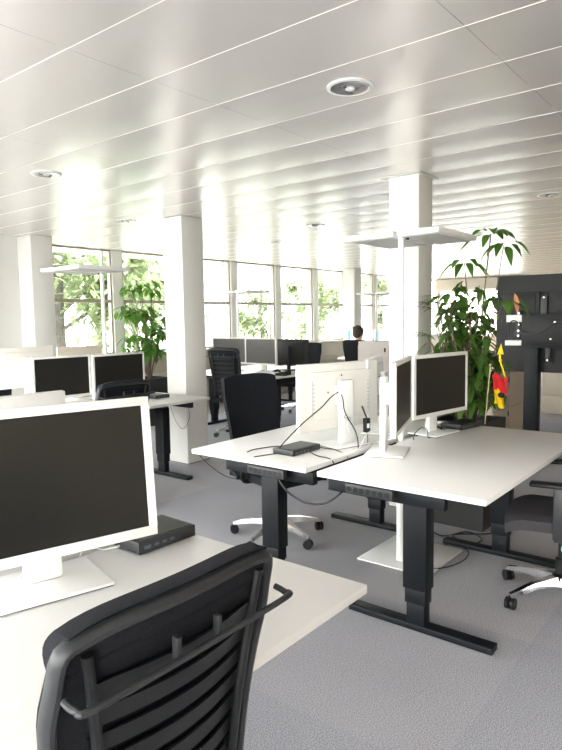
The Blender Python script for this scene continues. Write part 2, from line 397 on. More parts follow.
# radiators under the windows
def radiator(x0, x1, label):
    t = thing('radiator', label, 'radiator', ((x0+x1)/2, YW-.10, 0)); L = (x1-x0)/2
    mb = MB().box(-L, L, -.05, .05, .60, .66, bev=.004)
    mb.box(-L, L, -.035, .045, .12, .60)
    for z in [.14+.055*i for i in range(9)]: mb.box(-L, L, -.055, -.035, z, z+.038, bev=.005)
    mb.build('casing', 'sill', t)
    for sg in (-1, 1): MB().box(sg*(L-.12)-.02, sg*(L-.12)+.02, -.03, .03, 0, .12).build('foot', 'sill', t)
radiator(4.3, 7.2, 'beige ribbed radiator under the window left of the tall white column')
radiator(7.4, 10.2, 'beige ribbed radiator under the windows behind the grey-screened pair of monitors')
radiator(10.3, 14.0, 'beige ribbed radiator under the far windows by the seated person')

# downlights
dl = None
for x, y, lab in ((2.435, 1.525, 'round recessed ceiling downlight, the largest and nearest one'), (2.42, 3.979, 'round recessed ceiling downlight at the far left edge of the photo'),
                  (4.045, 5.22, 'round recessed ceiling downlight just left of the tall left-hand column'), (5.66, 4.0, 'round recessed ceiling downlight, larger of the two right of the tall left-hand column'),
                  (6.48, 5.25, 'round recessed ceiling downlight, smallest one near the far windows'), (5.66, 1.548, 'round recessed ceiling downlight at the right edge above the hanging leaves')):
    if dl is None:
        dl = thing('downlight', lab, 'ceiling light', (x, y, H-.004), 0, 'recessed ceiling downlights')
        MB().lathe([(.086, -.002), (.090, -.008), (.104, -.005), (.104, 0), (.086, 0)]).build('ring', 'white', dl)
        MB().lathe([(.0861, -.007), (.074, -.0095), (.060, -.0075), (.050, -.010), (.030, -.007), (.0005, -.0075)], seg=28).build('reflector', 'chrome', dl)
        for a in (.6, 2.9): MB().cyl((.040*math.cos(a), .040*math.sin(a), -.012), (.040*math.cos(a), .040*math.sin(a), -.007), .013, seg=14).build('lamp_socket', 'portgrey', dl)
        MB().ball((.0, 0, -.010), .022, (1, 1, .3)).build('bulb', 'white', dl)
    else: dup(dl, (x, y, H-.004), 0, lab)

# ------------------------------------------------------------------ desks
def desk(x, y, side, label, group=None, L=1.6, D=.8, strip=True, tray=True, name='office_desk'):
    """x,y = low corner, side=+1: user sits at +Y side, -1 at -Y. built with origin at low corner centre of length"""
    t = thing(name, label, 'desk', (x+L/2, y+D/2, 0), 0 if side < 0 else PI, group)
    h, d = L/2, D/2     # local: user at -Y, back edge at +Y
    MB().box(-h, h, -d, d, TOP-.025, TOP, bev=.003).build('desktop', 'desk', t)
    lx = h-.24
    for s in (-1, 1):
        f = MB().box(s*lx-.035, s*lx+.035, -.36, .36, 0.002, .032, bev=.004).build('foot', 'black', t)
        l = MB().box(s*lx-.030, s*lx+.030, -.045, .045, .032, .13, bev=.003).box(s*lx-.036, s*lx+.036, -.051, .051, .13, .20, bev=.003).box(s*lx-.042, s*lx+.042, -.058, .058, .20, .64, bev=.003)
        l.build('leg', 'black', t)
        # cross rail at the desk end
        MB().box(s*(h-.09)-.02, s*(h-.09)+.02, -.20 if strip else -.25, .385, .638, .70, bev=.003).box(s*lx-.05, s*lx+.05, -.28, .28, .68, TOP-.025).build('end_rail', 'black', t)
        if strip and s*side > 0:
            st = MB().box(s*h-s*.040, s*h-s*.008, .01, .25, .660, .706, bev=.006, mi=0)
            xo = s*(h-.008)
            for i in range(7):
                yy = .035+i*.032
                st.lathe([(.0, 0), (.013, 0), (.013, .003), (.0155, .003), (.0155, 0)], seg=16, mi=1) if False else st.cyl((xo-s*.002, yy, .683), (xo+s*.0015, yy, .683), .0125, mi=1)
            st.build('socket_strip', ['stripgrey', 'blackpl'], t)
    MB().box(-lx, lx, -.03, .03, .66, .71, bev=.003).box(-lx, lx, .12, .16, .66, .71, bev=.003).build('crossbeam', 'black', t)
    if tray:
        MB().box(-lx+.1, lx-.1, .20, .37, .60, .604).box(-lx+.1, lx-.1, .20, .204, .604, .68).box(-lx+.1, lx-.1, .366, .37, .604, .66).build('cable_tray', 'black', t)
    return t
# side=-1: user sits on -Y side.  For side=+1 the desk is turned round.
desk(-.217, .82, -1, 'white desk in the foreground with the largest monitor on it', strip=False)
desk(-.217, 1.66, 1, 'white desk behind the foreground monitor, carrying a white monitor back', strip=False)
desk(2.31, .84, -1, 'white desk carrying the dark-screened monitor, right half of the middle pair')
desk(2.325, 1.715, 1, 'white desk with the cream monitor back, left half of the middle pair', D=.785)
desk(2.43, 4.065, -1, 'white desk with two dark monitors side by side before the tall column', strip=False)
desk(2.43, 4.915, 1, 'white desk at far left carrying a cream and a beige monitor back', strip=False)
# turned pair by the windows
def turned(x, y, rz, label):
    t = desk(0, 0, -1, label, strip=False); t.location = (x, y, 0); t.rotation_euler[2] = rz; return t
turned(6.15, 5.56, -PI/2, 'white desk by the windows with two grey-screened monitors and papers')
turned(6.97, 5.56, PI/2, 'white desk by the windows carrying the black monitor seen from behind')
turned(9.75, 5.35, -PI/2, 'white desk in the distance in front of the seated person')
turned(8.3, 6.62, 0, 'small white desk with papers by the far windows').scale = (.45, .8, 1)

# ------------------------------------------------------------------ monitors
def monitor(loc, rz, label, W=.56, Hh=.37, zc=.30, body='white', scr='screen', back='plain', neck_w=.09, tilt=0, group=None, base=(.27, .2), foot_dx=0, bez=.021, name='computer_monitor', off=.055, ring=False, standm=None):
    """local: origin at foot of stand on the desk, screen faces -Y"""
    sm = standm or body
    t = thing(name, label, 'monitor', loc, rz, group)
    bw, bd = base
    b = MB().box(-bw/2, bw/2, -bd/2, bd/2, .003, .012, bev=.003)
    ob = b.build('base', sm, t)
    MB().box(-bw/2+.004, bw/2-.004, -bd/2+.004, bd/2-.004, 0, .003).build('base_pad', 'greypl', ob)
    MB().box(-neck_w/2, neck_w/2, .005, .035, .012, zc+.09, bev=.006).build('neck', sm, t)
    z0, z1 = zc-Hh/2, zc+Hh/2; T = .02
    mt = Matrix.Translation((0, -off+.02, zc)) @ Matrix.Rotation(tilt, 4, 'X') @ Matrix.Translation((0, off-.02, -zc))
    y0 = -off-.0
    fr = MB()
    fr.box(-W/2, W/2, y0+.006, y0+.03, z0, z1, bev=.006, mtx=mt)
    # raised bezel
    fr.box(-W/2, W/2, y0, y0+.008, z1-bez, z1, bev=.002, mtx=mt).box(-W/2, W/2, y0, y0+.008, z0, z0+bez*1.15, bev=.002, mtx=mt)
    fr.box(-W/2, -W/2+bez, y0, y0+.008, z0+bez, z1-bez, mtx=mt).box(W/2-bez, W/2, y0, y0+.008, z0+bez, z1-bez, mtx=mt)
    # swollen back
    fr.box(-W*.39, W*.39, y0+.03, y0+.042, z0+Hh*.16, z1-Hh*.12, bev=.005, mtx=mt)
    h = fr.build('housing', body, t)
    MB().box(-W/2+bez, W/2-bez, y0+.003, y0+.0062, z0+bez*1.15, z1-bez, mtx=mt).build('screen', scr, t, smooth=False)
    yb = y0+.042
    vp = MB().box(-.055, .055, yb, .006, zc-.05, zc+.06, bev=.003)
    vp.build('mount', sm, t)
    if ring:
        rg = MB()
        for dx in (-.011, .013):
            rg.tube([(dx+.010*math.cos(a), .0365, .155+.006*dx/.01+.010*math.sin(a)) for a in [i*PI/6 for i in range(12)]], .0012, seg=5, smooth=1, closed=True)
        rg.build('ring_emblem', 'greypl', t)
        for sx_ in (-1, 1):
            bk = MB().box(sx_*W*.36-.002, sx_*W*.36+.002, yb-.001, yb+.002, z0+.08, z1-.09)
            for i in range(8): bk.box(min(sx_*W*.36, sx_*(W*.36-.014)), max(sx_*W*.36, sx_*(W*.36-.014)), yb-.001, yb+.0012, z0+.1+i*.022, z0+.108+i*.022)
            bk.build('vent_slot', 'diffuser', t)
        for (px_, pz_) in ((-.07, .04), (.10, .045), (.0, .135)): MB().cyl((px_, yb-.001, zc-.02+pz_), (px_, yb+.0015, zc-.02+pz_), .005, seg=10).build('screw', 'greypl', t)
    return t
zt = TOP
monitor((.858, 1.512, zt), R(-15), 'large white-framed monitor with dark screen on the foreground desk', W=.60, Hh=.398, zc=.295, bez=.024, neck_w=.10, base=(.30, .235), tilt=R(-5))
monitor((.93, 1.93, zt), R(176), 'white monitor back just showing above the left end of the foreground monitor', W=.56, Hh=.37, zc=.287)
monitor((3.497, 1.60, zt), R(-9), 'white-framed monitor with dark screen facing the camera in the middle of the photo', W=.57, Hh=.372, zc=.305, neck_w=.085)
monitor((2.852, 1.565, zt), R(19), 'white monitor turned almost edge-on, left of the dark screen on the middle desk', W=.555, Hh=.365, zc=.313, neck_w=.085, off=.088)
monitor((2.905, 1.875, zt), R(164), 'cream monitor seen from behind with two ring marks on its stand', W=.58, Hh=.372, zc=.277, body='cream', standm='white', neck_w=.095, ring=True)
monitor((3.37, 1.90, zt), R(200), 'white monitor back mostly hidden behind the edge-on monitor', W=.54, Hh=.36, zc=.287)
monitor((2.84, 4.62, zt), R(-2), 'left one of the two dark monitors side by side on the left desk', W=.52, Hh=.35, zc=.262, bez=.018)
monitor((3.39, 4.60, zt), R(3), 'right one of the two dark monitors side by side on the left desk', W=.575, Hh=.38, zc=.24, bez=.018)
monitor((2.86, 5.15, zt), R(178), 'white monitor back standing behind the left dark monitor', W=.52, Hh=.36, zc=.32, body='cream', standm='white')
monitor((3.45, 5.2, zt), R(183), 'beige monitor back standing behind the right dark monitor', W=.5, Hh=.36, zc=.30, body='tanback')
monitor((6.30, 5.90, zt), R(-86), 'left of two light-framed monitors with grey screens by the windows', W=.62, Hh=.36, zc=.29, scr='screen2', body='cream')
monitor((6.25, 5.29, zt), R(-92), 'right of two light-framed monitors with grey screens by the windows', W=.56, Hh=.36, zc=.29, scr='screen2', body='cream')
monitor((6.77, 5.25, zt), R(93), 'black monitor seen from behind on a black stand by the windows', W=.58, Hh=.36, zc=.25, body='darkmon', neck_w=.05, base=(.24, .2))

# lit pair in front of the person
for yy, lab in ((5.89, 'lit white screen with a blue edge left of the seated person'), (5.33, 'lit white screen with a blue band right of the seated person')):
    t = monitor((9.75, yy, zt), R(-90), lab, W=.54, Hh=.34, zc=.33, scr='litwhite')
    MB().box(-.255 if yy > 5.5 else -.245, -.21 if yy > 5.5 else -.17, -.0535, -.0515, .175, .475).build('blue_band', 'litblue', t, smooth=False)

# docking boxes on the desks
def dock(loc, rz, label, s=(.20, .115, .033), ports=False):
    t = thing('docking_box', label, 'docking station', loc, rz)
    a, b, c = s
    MB().box(-a/2, a/2, -b/2, b/2, .002, c, bev=.004).build('body', 'greypl', t)
    MB().box(-a/2+.012, a/2-.012, -b/2+.010, b/2-.010, c, c+.0015).build('top_plate', 'blackpl', t)
    mb = MB().box(-a/2+.02, -a/2+.045, -b/2-.0015, -b/2, c*.35, c*.62)
    for i in range(3): mb.box(-a/2+.06+i*.03, -a/2+.075+i*.03, -b/2-.0015, -b/2, c*.4, c*.6)
    mb.build('ports', 'portgrey', t)
    return t
dock((1.262, 1.558, TOP), R(-3), 'dark grey flat box on the foreground desk right of the large monitor', (.225, .175, .04))
dock((2.60, 1.975, TOP), R(-2), 'small black box with plugged white cables on the left middle desk', (.235, .14, .033))
dock((3.80, 1.545, TOP), R(-12), 'black box beside the dark-screened monitor on the middle desk', (.25, .15, .034))
dock((3.74, 4.47, TOP), R(0), 'flat black box beside the two dark monitors on the left desk', (.16, .17, .032))

# ------------------------------------------------------------------ chairs
def backsurf(W, z0, z1, yb, lean, curve, drop=.02):
    def fn(u, v):
        x = (u-.5)*2; hw = W/2*(.82+.18*min(1, v*1.35)) 
        z = z0+(z1-z0)*v - drop*abs(x)**5*(v**3)
        y = yb-lean*v+.015*math.sin(PI*v*1.1)+curve*x*x
        return Vector((x*hw*(1-.05*max(0, v-.8)/.2*1), y, z))
    return fn
def chair(label, loc, rz, kind='slat', arms='pad', ph=18, group=None, ztop=1.04, W=.46, seatm='fabric', green=False, armz=.64):
    t = thing('office_chair', label, 'chair', loc, rz, group)
    for i in range(5):
        a = 2*PI*i/5+R(ph); c, s = math.cos(a), math.sin(a)
        def Pt(r, z, o=0): return (c*r-s*o, s*r+c*o, z)
        q = bmesh.new(); secs = []
        for r, zt_, zb, hw in ((.03, .135, .085, .028), (.17, .118, .085, .021), (.31, .082, .062, .013)):
            secs.append([q.verts.new(Pt(r, zb, -hw)), q.verts.new(Pt(r, zb, hw)), q.verts.new(Pt(r, zt_, hw*.75)), q.verts.new(Pt(r, zt_, -hw*.75))])
        for A, B in zip(secs, secs[1:]):
            for k_ in range(4): q.faces.new((A[k_], A[(k_+1) % 4], B[(k_+1) % 4], B[k_]))
        q.faces.new(secs[0][::-1]); q.faces.new(secs[-1])
        l = MB()._merge(q, None, 0).build('leg', 'chrome', t)
        cm = MB(); cx, cy = c*.305, s*.305
        b = a+1.1+i
        dx, dy = math.cos(b)*.013, math.sin(b)*.013
        for sg in (-1, 1): cm.cyl((cx+dx*sg*.45, cy+dy*sg*.45, .031), (cx+dx*sg*1.7, cy+dy*sg*1.7, .031), .029, seg=18)
        cm.cyl((cx, cy, .03), (cx, cy, .072), .007, seg=8)
        cm.build('castor', 'blackpl', l)
    MB().lathe([(.001, .075), (.04, .08), (.045, .135), (.03, .145), (.03, .22), (.018, .225), (.018, .40), (.001, .40)], seg=18).build('gas_lift', 'blackpl', t)
    MB().box(-.10, .10, -.13, .11, .385, .43, bev=.01).box(-.14, -.10, -.02, .02, .40, .415, bev=.003).box(.10, .22, .0, .012, .405, .417, bev=.003).build('mechanism', 'blackpl', t)
    if green: MB().cyl((-.235, -.03, .36), (-.265, -.03, .36), .018, seg=14).build('adjuster_knob', 'green_led', t)['label'] = 'mint green round adjuster knob'
    def seatf(u, v):
        x = (u-.5)*2; yv = -.23+.49*v
        hw = .245*(1-.10*(1-v))*(1-.06*max(0, v-.85)/.15)
        return Vector((x*hw, yv-.02*abs(x)**4*(v > .5)*(v-.5)*2, .485-.012*x*x*0-.03*max(0, v-.8)/.2*(max(0, v-.8)/.2)-.018*abs(x)**6))
    MB().grid(seatf, 12, 12, .05, (0, 0, -1)).build('seat', seatm, t, angle=50)
    z0 = .52; fn = backsurf(W, z0, ztop, -.245, .065, .022)
    if kind == 'slat':
        # outer frame loop and padded top
        pts = []
        for v in [i/8 for i in range(0, 9)]: pts.append(fn(0, v)+Vector((0, -.012, 0)))
        for u in [i/10 for i in range(1, 10)]: pts.append(fn(u, 1)+Vector((0, -.012, 0)))
        for v in [i/8 for i in range(8, -1, -1)]: pts.append(fn(1, v)+Vector((0, -.012, 0)))
        MB().tube(pts, .015, seg=10, smooth=3, flat=.75).build('back_frame', 'greypl', t)
        MB().grid(lambda u, v: fn(-.005+1.01*u, .01+.97*v)+Vector((0, .012, 0)), 16, 16, .026).build('backrest', 'fabric', t, angle=50)
        def pad(u, v):
            p = fn(.015+.97*u, .90+.10*v); th = math.sin(PI*(.12+.80*v))
            return p+Vector((0, .012+.028*th, .020*v))
        MB().grid(pad, 18, 6, .040).build('top_pad', 'fabric', t, angle=60)
        for i in range(8):
            v0 = .10+i*.095
            MB().grid(lambda u, v: fn(.12+.76*u, v0+.062*v)+Vector((0, -.016-.016*math.sin(PI*u), 0)), 12, 2, .006).build('slat', 'blackpl', t)
        for s in (-1, 1):
            MB().tube([fn(.5+s*.40, .06)+Vector((0, -.022, 0)), fn(.5+s*.36, .5)+Vector((0, -.035, 0)), fn(.5+s*.42, .95)+Vector((0, -.02, 0))], .009, seg=8).build('side_rail', 'blackpl', t)
            MB().box(s*.045-.005, s*.045+.005, -.350, -.336, ztop-.092, ztop-.055, bev=.002).build('bracket', 'greypl', t)
        zb = ztop-.088; yb = -.355
        MB().tube([(-.222, yb+.045, zb+.004), (-.220, yb+.02, zb), (-.20, yb+.003, zb), (0, yb, zb), (.215, yb+.003, zb), (.236, yb+.02, zb), (.238, yb+.045, zb+.004)], .006, seg=10, smooth=6).build('coat_bar', 'greypl', t)
    else:
        MB().grid(lambda u, v: fn(u, v)+Vector((0, .02, 0)), 18, 18, .035).build('backrest', 'fabric', t, angle=60)
        MB().grid(lambda u, v: fn(.03+.94*u, .02+.95*v)+Vector((0, -.012, 0)), 12, 12, .012).build('back_shell', 'blackpl', t, angle=60)
    MB().tube([(0, -.12, .41), (0, -.26, .42), (0, -.265, .52), (0, -.275, .64)], .022, seg=8, flat=1.4).build('spine', 'blackpl', t)
    for s in (-1, 1):
        if arms == 'pad':
            a_ = MB().box(s*.262-.018, s*.262+.018, -.035, .025, .40, armz-.02, bev=.005).box(min(s*.10, s*.262), max(s*.10, s*.262), -.03, .02, .385, .41, bev=.004).build('armrest', 'greypl', t)
            MB().box(s*.265-.035, s*.265+.035, -.12, .13, armz-.022, armz, bev=.010, seg=3).build('arm_pad', 'blackpl', a_)
        else:
            MB().tube([(s*.12, -.02, .41), (s*.25, -.02, .42), (s*.275, .0, .50), (s*.275, .07, armz-.03), (s*.275, .10, armz-.012), (s*.275, -.02, armz), (s*.275, -.13, armz-.02), (s*.275, -.13, .50), (s*.275, -.05, .44)], .016, seg=8, smooth=4).build('armrest', 'blackpl', t)
    return t
chair('black chair in the foreground with ribbed back and coat bar', (.660, 1.050, 0), R(0), 'slat', ztop=1.015, armz=.60)
chair('black office chair with smooth fabric back at the left side of the middle desks', (3.12, 2.54, 0), R(168), 'fabric', 'loop', ztop=1.075, armz=.66)
chair('charcoal chair cut off by the right edge, beside the middle desk', (3.25, .79, 0), R(10), 'fabric', 'pad', ph=64, seatm='seatfab', green=True, armz=.67)
chair('black ribbed-back chair at the window desk with the grey screens', (5.67, 5.20, 0), R(-86), 'slat', 'loop', ztop=1.10)
chair('black office chair behind the black monitor by the windows', (7.72, 5.78, 0), R(95), 'fabric', 'loop', ztop=1.07)
chair('black chair whose back top shows before the two dark monitors', (2.80, 4.0, 0), R(0), 'slat', ztop=1.0, armz=.60)
chair('black office chair at the far left edge behind the cream monitor back', (2.93, 5.86, 0), R(172), 'fabric', 'loop', ztop=1.07)
chair('black chair in which the distant person sits', (8.80, 5.27, 0), R(-88), 'fabric', 'loop', ztop=1.10)

# ------------------------------------------------------------------ floor lamps
def floor_lamp(loc, rz, label, zh=1.90, plate=True, far=False):
    t = thing('floor_lamp', label, 'floor lamp', loc, rz, 'twin-panel floor lamps')
    # origin at pole; heads reach to local +X
    MB().box(-.13, .37, -.235, .225, 0.001, .010, bev=.003).build('base_plate', 'white', t)
    MB().cyl((0, 0, .01), (0, 0, .36), .026, seg=20).build('pole_foot', 'white', t)
    MB().cyl((0, 0, .01), (0, 0, zh+.02), .0175, seg=20).build('pole', 'white', t)
    for s in (-1, 1):
        y0, y1 = (.010, .335) if s > 0 else (-.262, -.010)
        o = MB().box(-.08, .465, y0, y1, zh, zh+.034, bev=.010, seg=3).build('lamp_head', 'white', t)
        MB().box(-.045, .435, y0+.03, y1-.03, zh-.002, zh).build('diffuser', 'diffuser', o, smooth=False)
    MB().box(-.02, .10, -.012, .012, zh+.004, zh+.03).build('joint', 'white', t)
    MB().cyl((.015, -.03, zh-.012), (.015, -.03, zh), .010, seg=12).build('sensor', 'blackpl', t)
    MB().tube([(.12, .12, zh+.034), (.12, .12, zh+.045), (.17, .12, zh+.045), (.17, .12, zh+.034)], .003, seg=6, smooth=3).build('hook', 'steel', t)
    return t
floor_lamp((3.225, 1.682, 0), 0, 'white floor lamp rising between the middle desks, nearest one', 1.90)
floor_lamp((3.49, 4.89, 0), PI, 'white floor lamp above the two dark monitors at left', 1.90)
floor_lamp((7.05, 6.46, 0), 0, 'white floor lamp by the windows above the grey-screened monitors', 1.86)
floor_lamp((8.95, 5.12, 0), 0, 'white floor lamp in the distance right of the seated person', 1.83)

# ------------------------------------------------------------------ plants
def leaf(t, base, direction, L, Wd, droop=.3, upv=None, fold=.15):
    d = Vector(direction).normalized(); upv = Vector((0, 0, 1)) if upv is None else upv
    s = d.cross(upv)
    if s.length < .05: s = Vector((1, 0, 0))
    s.normalize(); n = s.cross(d).normalized()
    prof = ((0, .04), (.18, .62), (.42, 1.0), (.7, .78), (.9, .34), (1.0, .02)); prev = None
    for u, wv in prof:
        c = Vector(base)+d*L*u+Vector((0, 0, -1))*droop*L*u*u
        row = [t.verts.new(c+s*Wd*.5*wv+n*fold*Wd*wv), t.verts.new(c), t.verts.new(c-s*Wd*.5*wv+n*fold*Wd*wv)]
        if prev:
            t.faces.new((prev[0], row[0], row[1], prev[1])); t.faces.new((prev[1], row[1], row[2], prev[2]))
        prev = row
def finish_leaves(t, name, m, parent, kind=None):
    mb = MB(); mb._merge(t, None, 0); me = bpy.data.meshes.new(name)
    for f in mb.b.faces: f.smooth = True
    mb.b.to_mesh(me); mb.b.free(); me.materials.append(M[m]); o = bpy.data.objects.new(name, me); C.objects.link(o); o.parent = parent
    if kind: o['kind'] = kind
    return o
def rdir(zmin=-.6, zmax=.8):
    a = random.uniform(0, 2*PI); z = random.uniform(zmin, zmax); r = math.sqrt(max(0, 1-z*z)); return Vector((r*math.cos(a), r*math.sin(a), z))
def whorl(t, tip, n, L, Wd, droop=.5, stem=.05, tilt=.1):
    a0 = random.uniform(0, 6)
    for i in range(n):
        a = a0+2*PI*i/n+random.uniform(-.15, .15); d = Vector((math.cos(a), math.sin(a), tilt+random.uniform(-.25, .2)))
        leaf(t, Vector(tip)+d*stem, d, L*random.uniform(.75, 1.1), Wd*random.uniform(.85, 1.1), droop)

def pot(cx, cy, wx, h, label, taper=.94):
    t = thing('planter', label, 'plant pot', (cx, cy, 0)); a = wx/2
    q = bmesh.new(); A = []
    for z, r in ((0, a*taper), (h, a), (h, a-.02), (h-.06, a-.022)):
        A.append([q.verts.new((x*r, y*r, z)) for x, y in ((-1, -1), (1, -1), (1, 1), (-1, 1))])
    for P_, Q_ in zip(A, A[1:]):
        for k_ in range(4): q.faces.new((P_[k_], P_[(k_+1) % 4], Q_[(k_+1) % 4], Q_[k_]))
    q.faces.new(A[0][::-1])
    MB()._merge(q).build('pot_wall', 'darkpanel', t, smooth=False)
    MB().box(-a+.024, a-.024, -a+.024, a-.024, h-.09, h-.06).build('soil', 'soil', t)
    return t
# main planter right of the middle desks
PC = Vector((4.18, 1.66, 0))
pot(PC.x, PC.y, .40, .735, 'large square black planter beyond the middle desk beside the white column')
Rv = Vector((math.sin(yaw), -math.cos(yaw), 0)); Fv = Vector((math.cos(yaw), math.sin(yaw), 0))
# tall umbrella plant
t = thing('umbrella_plant', 'tall umbrella plant with top leaves above the lamp head', 'plant', (0, 0, 0))
root = PC+Vector((.03, -.03, .66))
tips = [Vector((4.25, 1.54, 2.01)), Vector((4.19, 1.70, 1.82)), Vector((4.275, 1.46, 1.93)), Vector((4.28, 1.46, 1.55)), Vector((4.15, 1.66, 1.45)), Vector((4.12, 1.78, 1.60))]
sm = MB()
for i, p in enumerate(tips):
    mid = root.lerp(p, .55)+Vector((random.uniform(-.03, .03), random.uniform(-.03, .03), 0))
    sm.tube([root, mid, p], .0035 if i else .0045, seg=6)
sm.build('stem', 'bark', t)
q = bmesh.new()
whorl(q, tips[0], 9, .17, .062, .55); whorl(q, tips[1], 8, .14, .055, .8); whorl(q, tips[2], 6, .13, .055, .9)
whorl(q, tips[3], 7, .15, .07, .6); whorl(q, tips[4], 6, .17, .08, .5); whorl(q, tips[5], 7, .13, .05, .5)
finish_leaves(q, 'leaves', 'leaf2', t)
# palm with narrow leaflets
t = thing('dwarf_palm', 'small palm with narrow leaf fans beside the white column, in the black planter', 'plant', (0, 0, 0))
root = PC+Vector((-.04, .04, .66)); sm = MB(); q = bmesh.new()
for i in range(13):
    d = Rv*random.uniform(-.30, .02)+Fv*random.uniform(-.16, .0); z = random.uniform(1.15, 1.62)
    tip = Vector((PC.x-.03, PC.y, z))+d
    sm.tube([root, root.lerp(tip, .6)+Vector((0, 0, .05)), tip], .003, seg=5)
    od = (d.normalized()+Vector((0, 0, .4))).normalized(); side = od.cross(Vector((0, 0, 1))).normalized()
    for k_ in range(9):
        a = (k_-4)*.33
        leaf(q, tip, od*math.cos(a)+side*math.sin(a)+Vector((0, 0, .1)), .14, .015, .35, fold=.1)
sm.build('stem', 'bark', t); finish_leaves(q, 'leaves', 'leaf', t)
# bushy fig
t = thing('weeping_fig', 'dense bushy fig with small drooping leaves, behind the dark-screened monitor', 'plant', (0, 0, 0))
root = PC+Vector((0, 0, .66)); sm = MB(); q = bmesh.new()
for i in range(56):
    z = random.uniform(.84, 1.70); rr = (.27 if z < 1.42 else .27-.55*(z-1.42))
    a = random.uniform(0, 2*PI); tip = Vector((PC.x+.0+rr*math.cos(a)*random.uniform(.45, 1), PC.y+.0+rr*math.sin(a)*random.uniform(.45, 1), z))
    st = root+Vector((random.uniform(-.05, .05), random.uniform(-.05, .05), 0)); mid = st.lerp(tip, .55)+Vector((0, 0, .08))
    sm.tube([st, mid, tip], .0035, seg=5, smooth=3)
    for k_ in range(16):
        u = random.uniform(.45, 1); p = st.lerp(mid, u*2) if u < .5 else mid.lerp(tip, (u-.5)*2)
        leaf(q, p+rdir()*.02, rdir(-.7, .35)+Vector((0, 0, -.1)), random.uniform(.07, .125), random.uniform(.036, .055), .45)
sm.build('stem', 'bark', t); finish_leaves(q, 'leaves', 'leafmid', t)
q = bmesh.new(); leaf(q, (4.27, 1.38, 1.60), (.2, -.1, -1), .13, .05, .1)
dl_ = finish_leaves(q, 'dead_leaf', 'deadleaf', t); dl_['label'] = 'withered orange-brown leaf'
# flag on a stick in the planter
t = thing('flag_decoration', 'small black, red and yellow ruffled cloth decoration on a wooden stick in the planter', 'decoration', (0, 0, 0))
MB().cyl((4.005, 1.475, .70), (4.02, 1.445, 1.14), .004, seg=8).build('stick', 'wood', t)
o_ = Vector((4.03, 1.42, 0))
def ruff(ua, ub, za, zb, amp=.012):
    def fn(u, v):
        s = ua+(ub-ua)*u
        return o_+Rv*s-Fv*(.02+amp*math.sin(9*u+4*v))+Vector((0, 0, za+(zb-za)*v-.03*u+.012*math.sin(7*u)))
    return fn
MB().grid(ruff(-.02, .075, .965, 1.07), 10, 6, .003).build('red_cloth', 'red', t)
MB().grid(ruff(-.01, .055, .875, .975, .016), 10, 6, .003).build('yellow_cloth', 'yellow', t)
MB().ball(tuple(o_+Rv*.028-Fv*.045+Vector((0, 0, .935))), .022, (1, 1, .8)).build('black_centre', 'blackcloth', t)
q2 = MB(); p_ = o_+Rv*.022-Fv*.03
q2.prism([(-.02, 0), (.022, 0), (.004, .07)], 0, .004, mtx=Matrix.Translation(p_+Vector((0, 0, 1.20))) @ Matrix.Rotation(yaw-PI/2, 4, 'Z') @ Matrix.Rotation(PI/2, 4, 'X'))
q2.prism([(-.012, 0), (.012, 0), (.0, .03)], 0, .004, mtx=Matrix.Translation(p_+Vector((0, 0, 1.155))) @ Matrix.Rotation(yaw-PI/2, 4, 'Z') @ Matrix.Rotation(PI/2, 4, 'X'))
q2.tube([p_+Vector((0, 0, 1.21)), p_+Vector((.0, 0, 1.16)), p_+Rv*.02+Vector((0, 0, 1.10)), p_+Rv*.035+Vector((0, 0, 1.05))], .006, seg=6)
q2.build('yellow_pennant', 'yellow', t)

# plant by the windows at left
pot(5.62, 6.86, .38, .66, 'dark planter at the window beyond the two dark monitors')
t = thing('rubber_plant', 'leafy green potted plant in front of the left window', 'plant', (0, 0, 0))
root = Vector((5.62, 6.86, .60)); q = bmesh.new(); sm = MB()
for i in range(40):
    z = random.uniform(.95, 1.62) if i < 32 else random.uniform(1.75, 2.0)
    rr = .34 if i < 32 else .24
    a = random.uniform(0, 2*PI); r_ = rr*random.uniform(.2, 1)
    tip = Vector((5.58+r_*math.cos(a), 6.86+r_*math.sin(a), z))
    sm.tube([root, root.lerp(tip, .5)+Vector((0, 0, .08)), tip], .005, seg=5, smooth=3)
    for k_ in range(11 if i < 32 else 7):
        leaf(q, tip+rdir()*.07, rdir(-.8, .3), random.uniform(.11, .17), random.uniform(.05, .075), .4)
sm.build('stem', 'bark', t); finish_leaves(q, 'leaves', 'leaf2', t)

# ------------------------------------------------------------------ monitor wall at the right
t = thing('monitor_rack', 'tall anthracite rack panel with posts at the right edge, carrying black monitors', 'rack', (6.35, 1.2, 0))
MB().box(0, .05, -.9, 1.03, .885, 1.845, bev=.003).build('panel', 'darkpanel', t)
MB().box(-.004, 0, -.9, 1.03, 1.665, 1.672).build('panel_joint', 'black', t)
MB().box(-.12, .0, .58, .71, 0, 1.46, bev=.004).build('post', 'black', t)
MB().box(-.12, .0, -.76, -.62, 0, 1.46, bev=.004).build('post', 'black', t)
MB().box(-.20, .20, .56, .73, 0, .03, bev=.004).build('foot', 'black', t)
MB().box(-.20, .20, -.78, -.60, 0, .03, bev=.004).build('foot', 'black', t)
MB().box(-.02, 0, -.6, .62, .90, 1.16).build('lower_panel', 'darkmon', t)
def rackmon(y0, y1, z0, z1, x, label, scr=()):
    t = thing('rack_monitor', label, 'monitor', (x, (y0+y1)/2, (z0+z1)/2)); a, b = (y1-y0)/2, (z1-z0)/2
    MB().box(-.018, .018, -a, a, -b, b, bev=.004).build('housing', 'darkmon', t)
    MB().box(-.026, -.018, -a*.75, a*.75, -b*.8, b*.8, bev=.003).build('back_cover', 'darkmon', t)
    for yy, zz in scr: MB().cyl((-.030, yy, zz), (-.026, yy, zz), .010, seg=10).build('screw', 'steel', t)
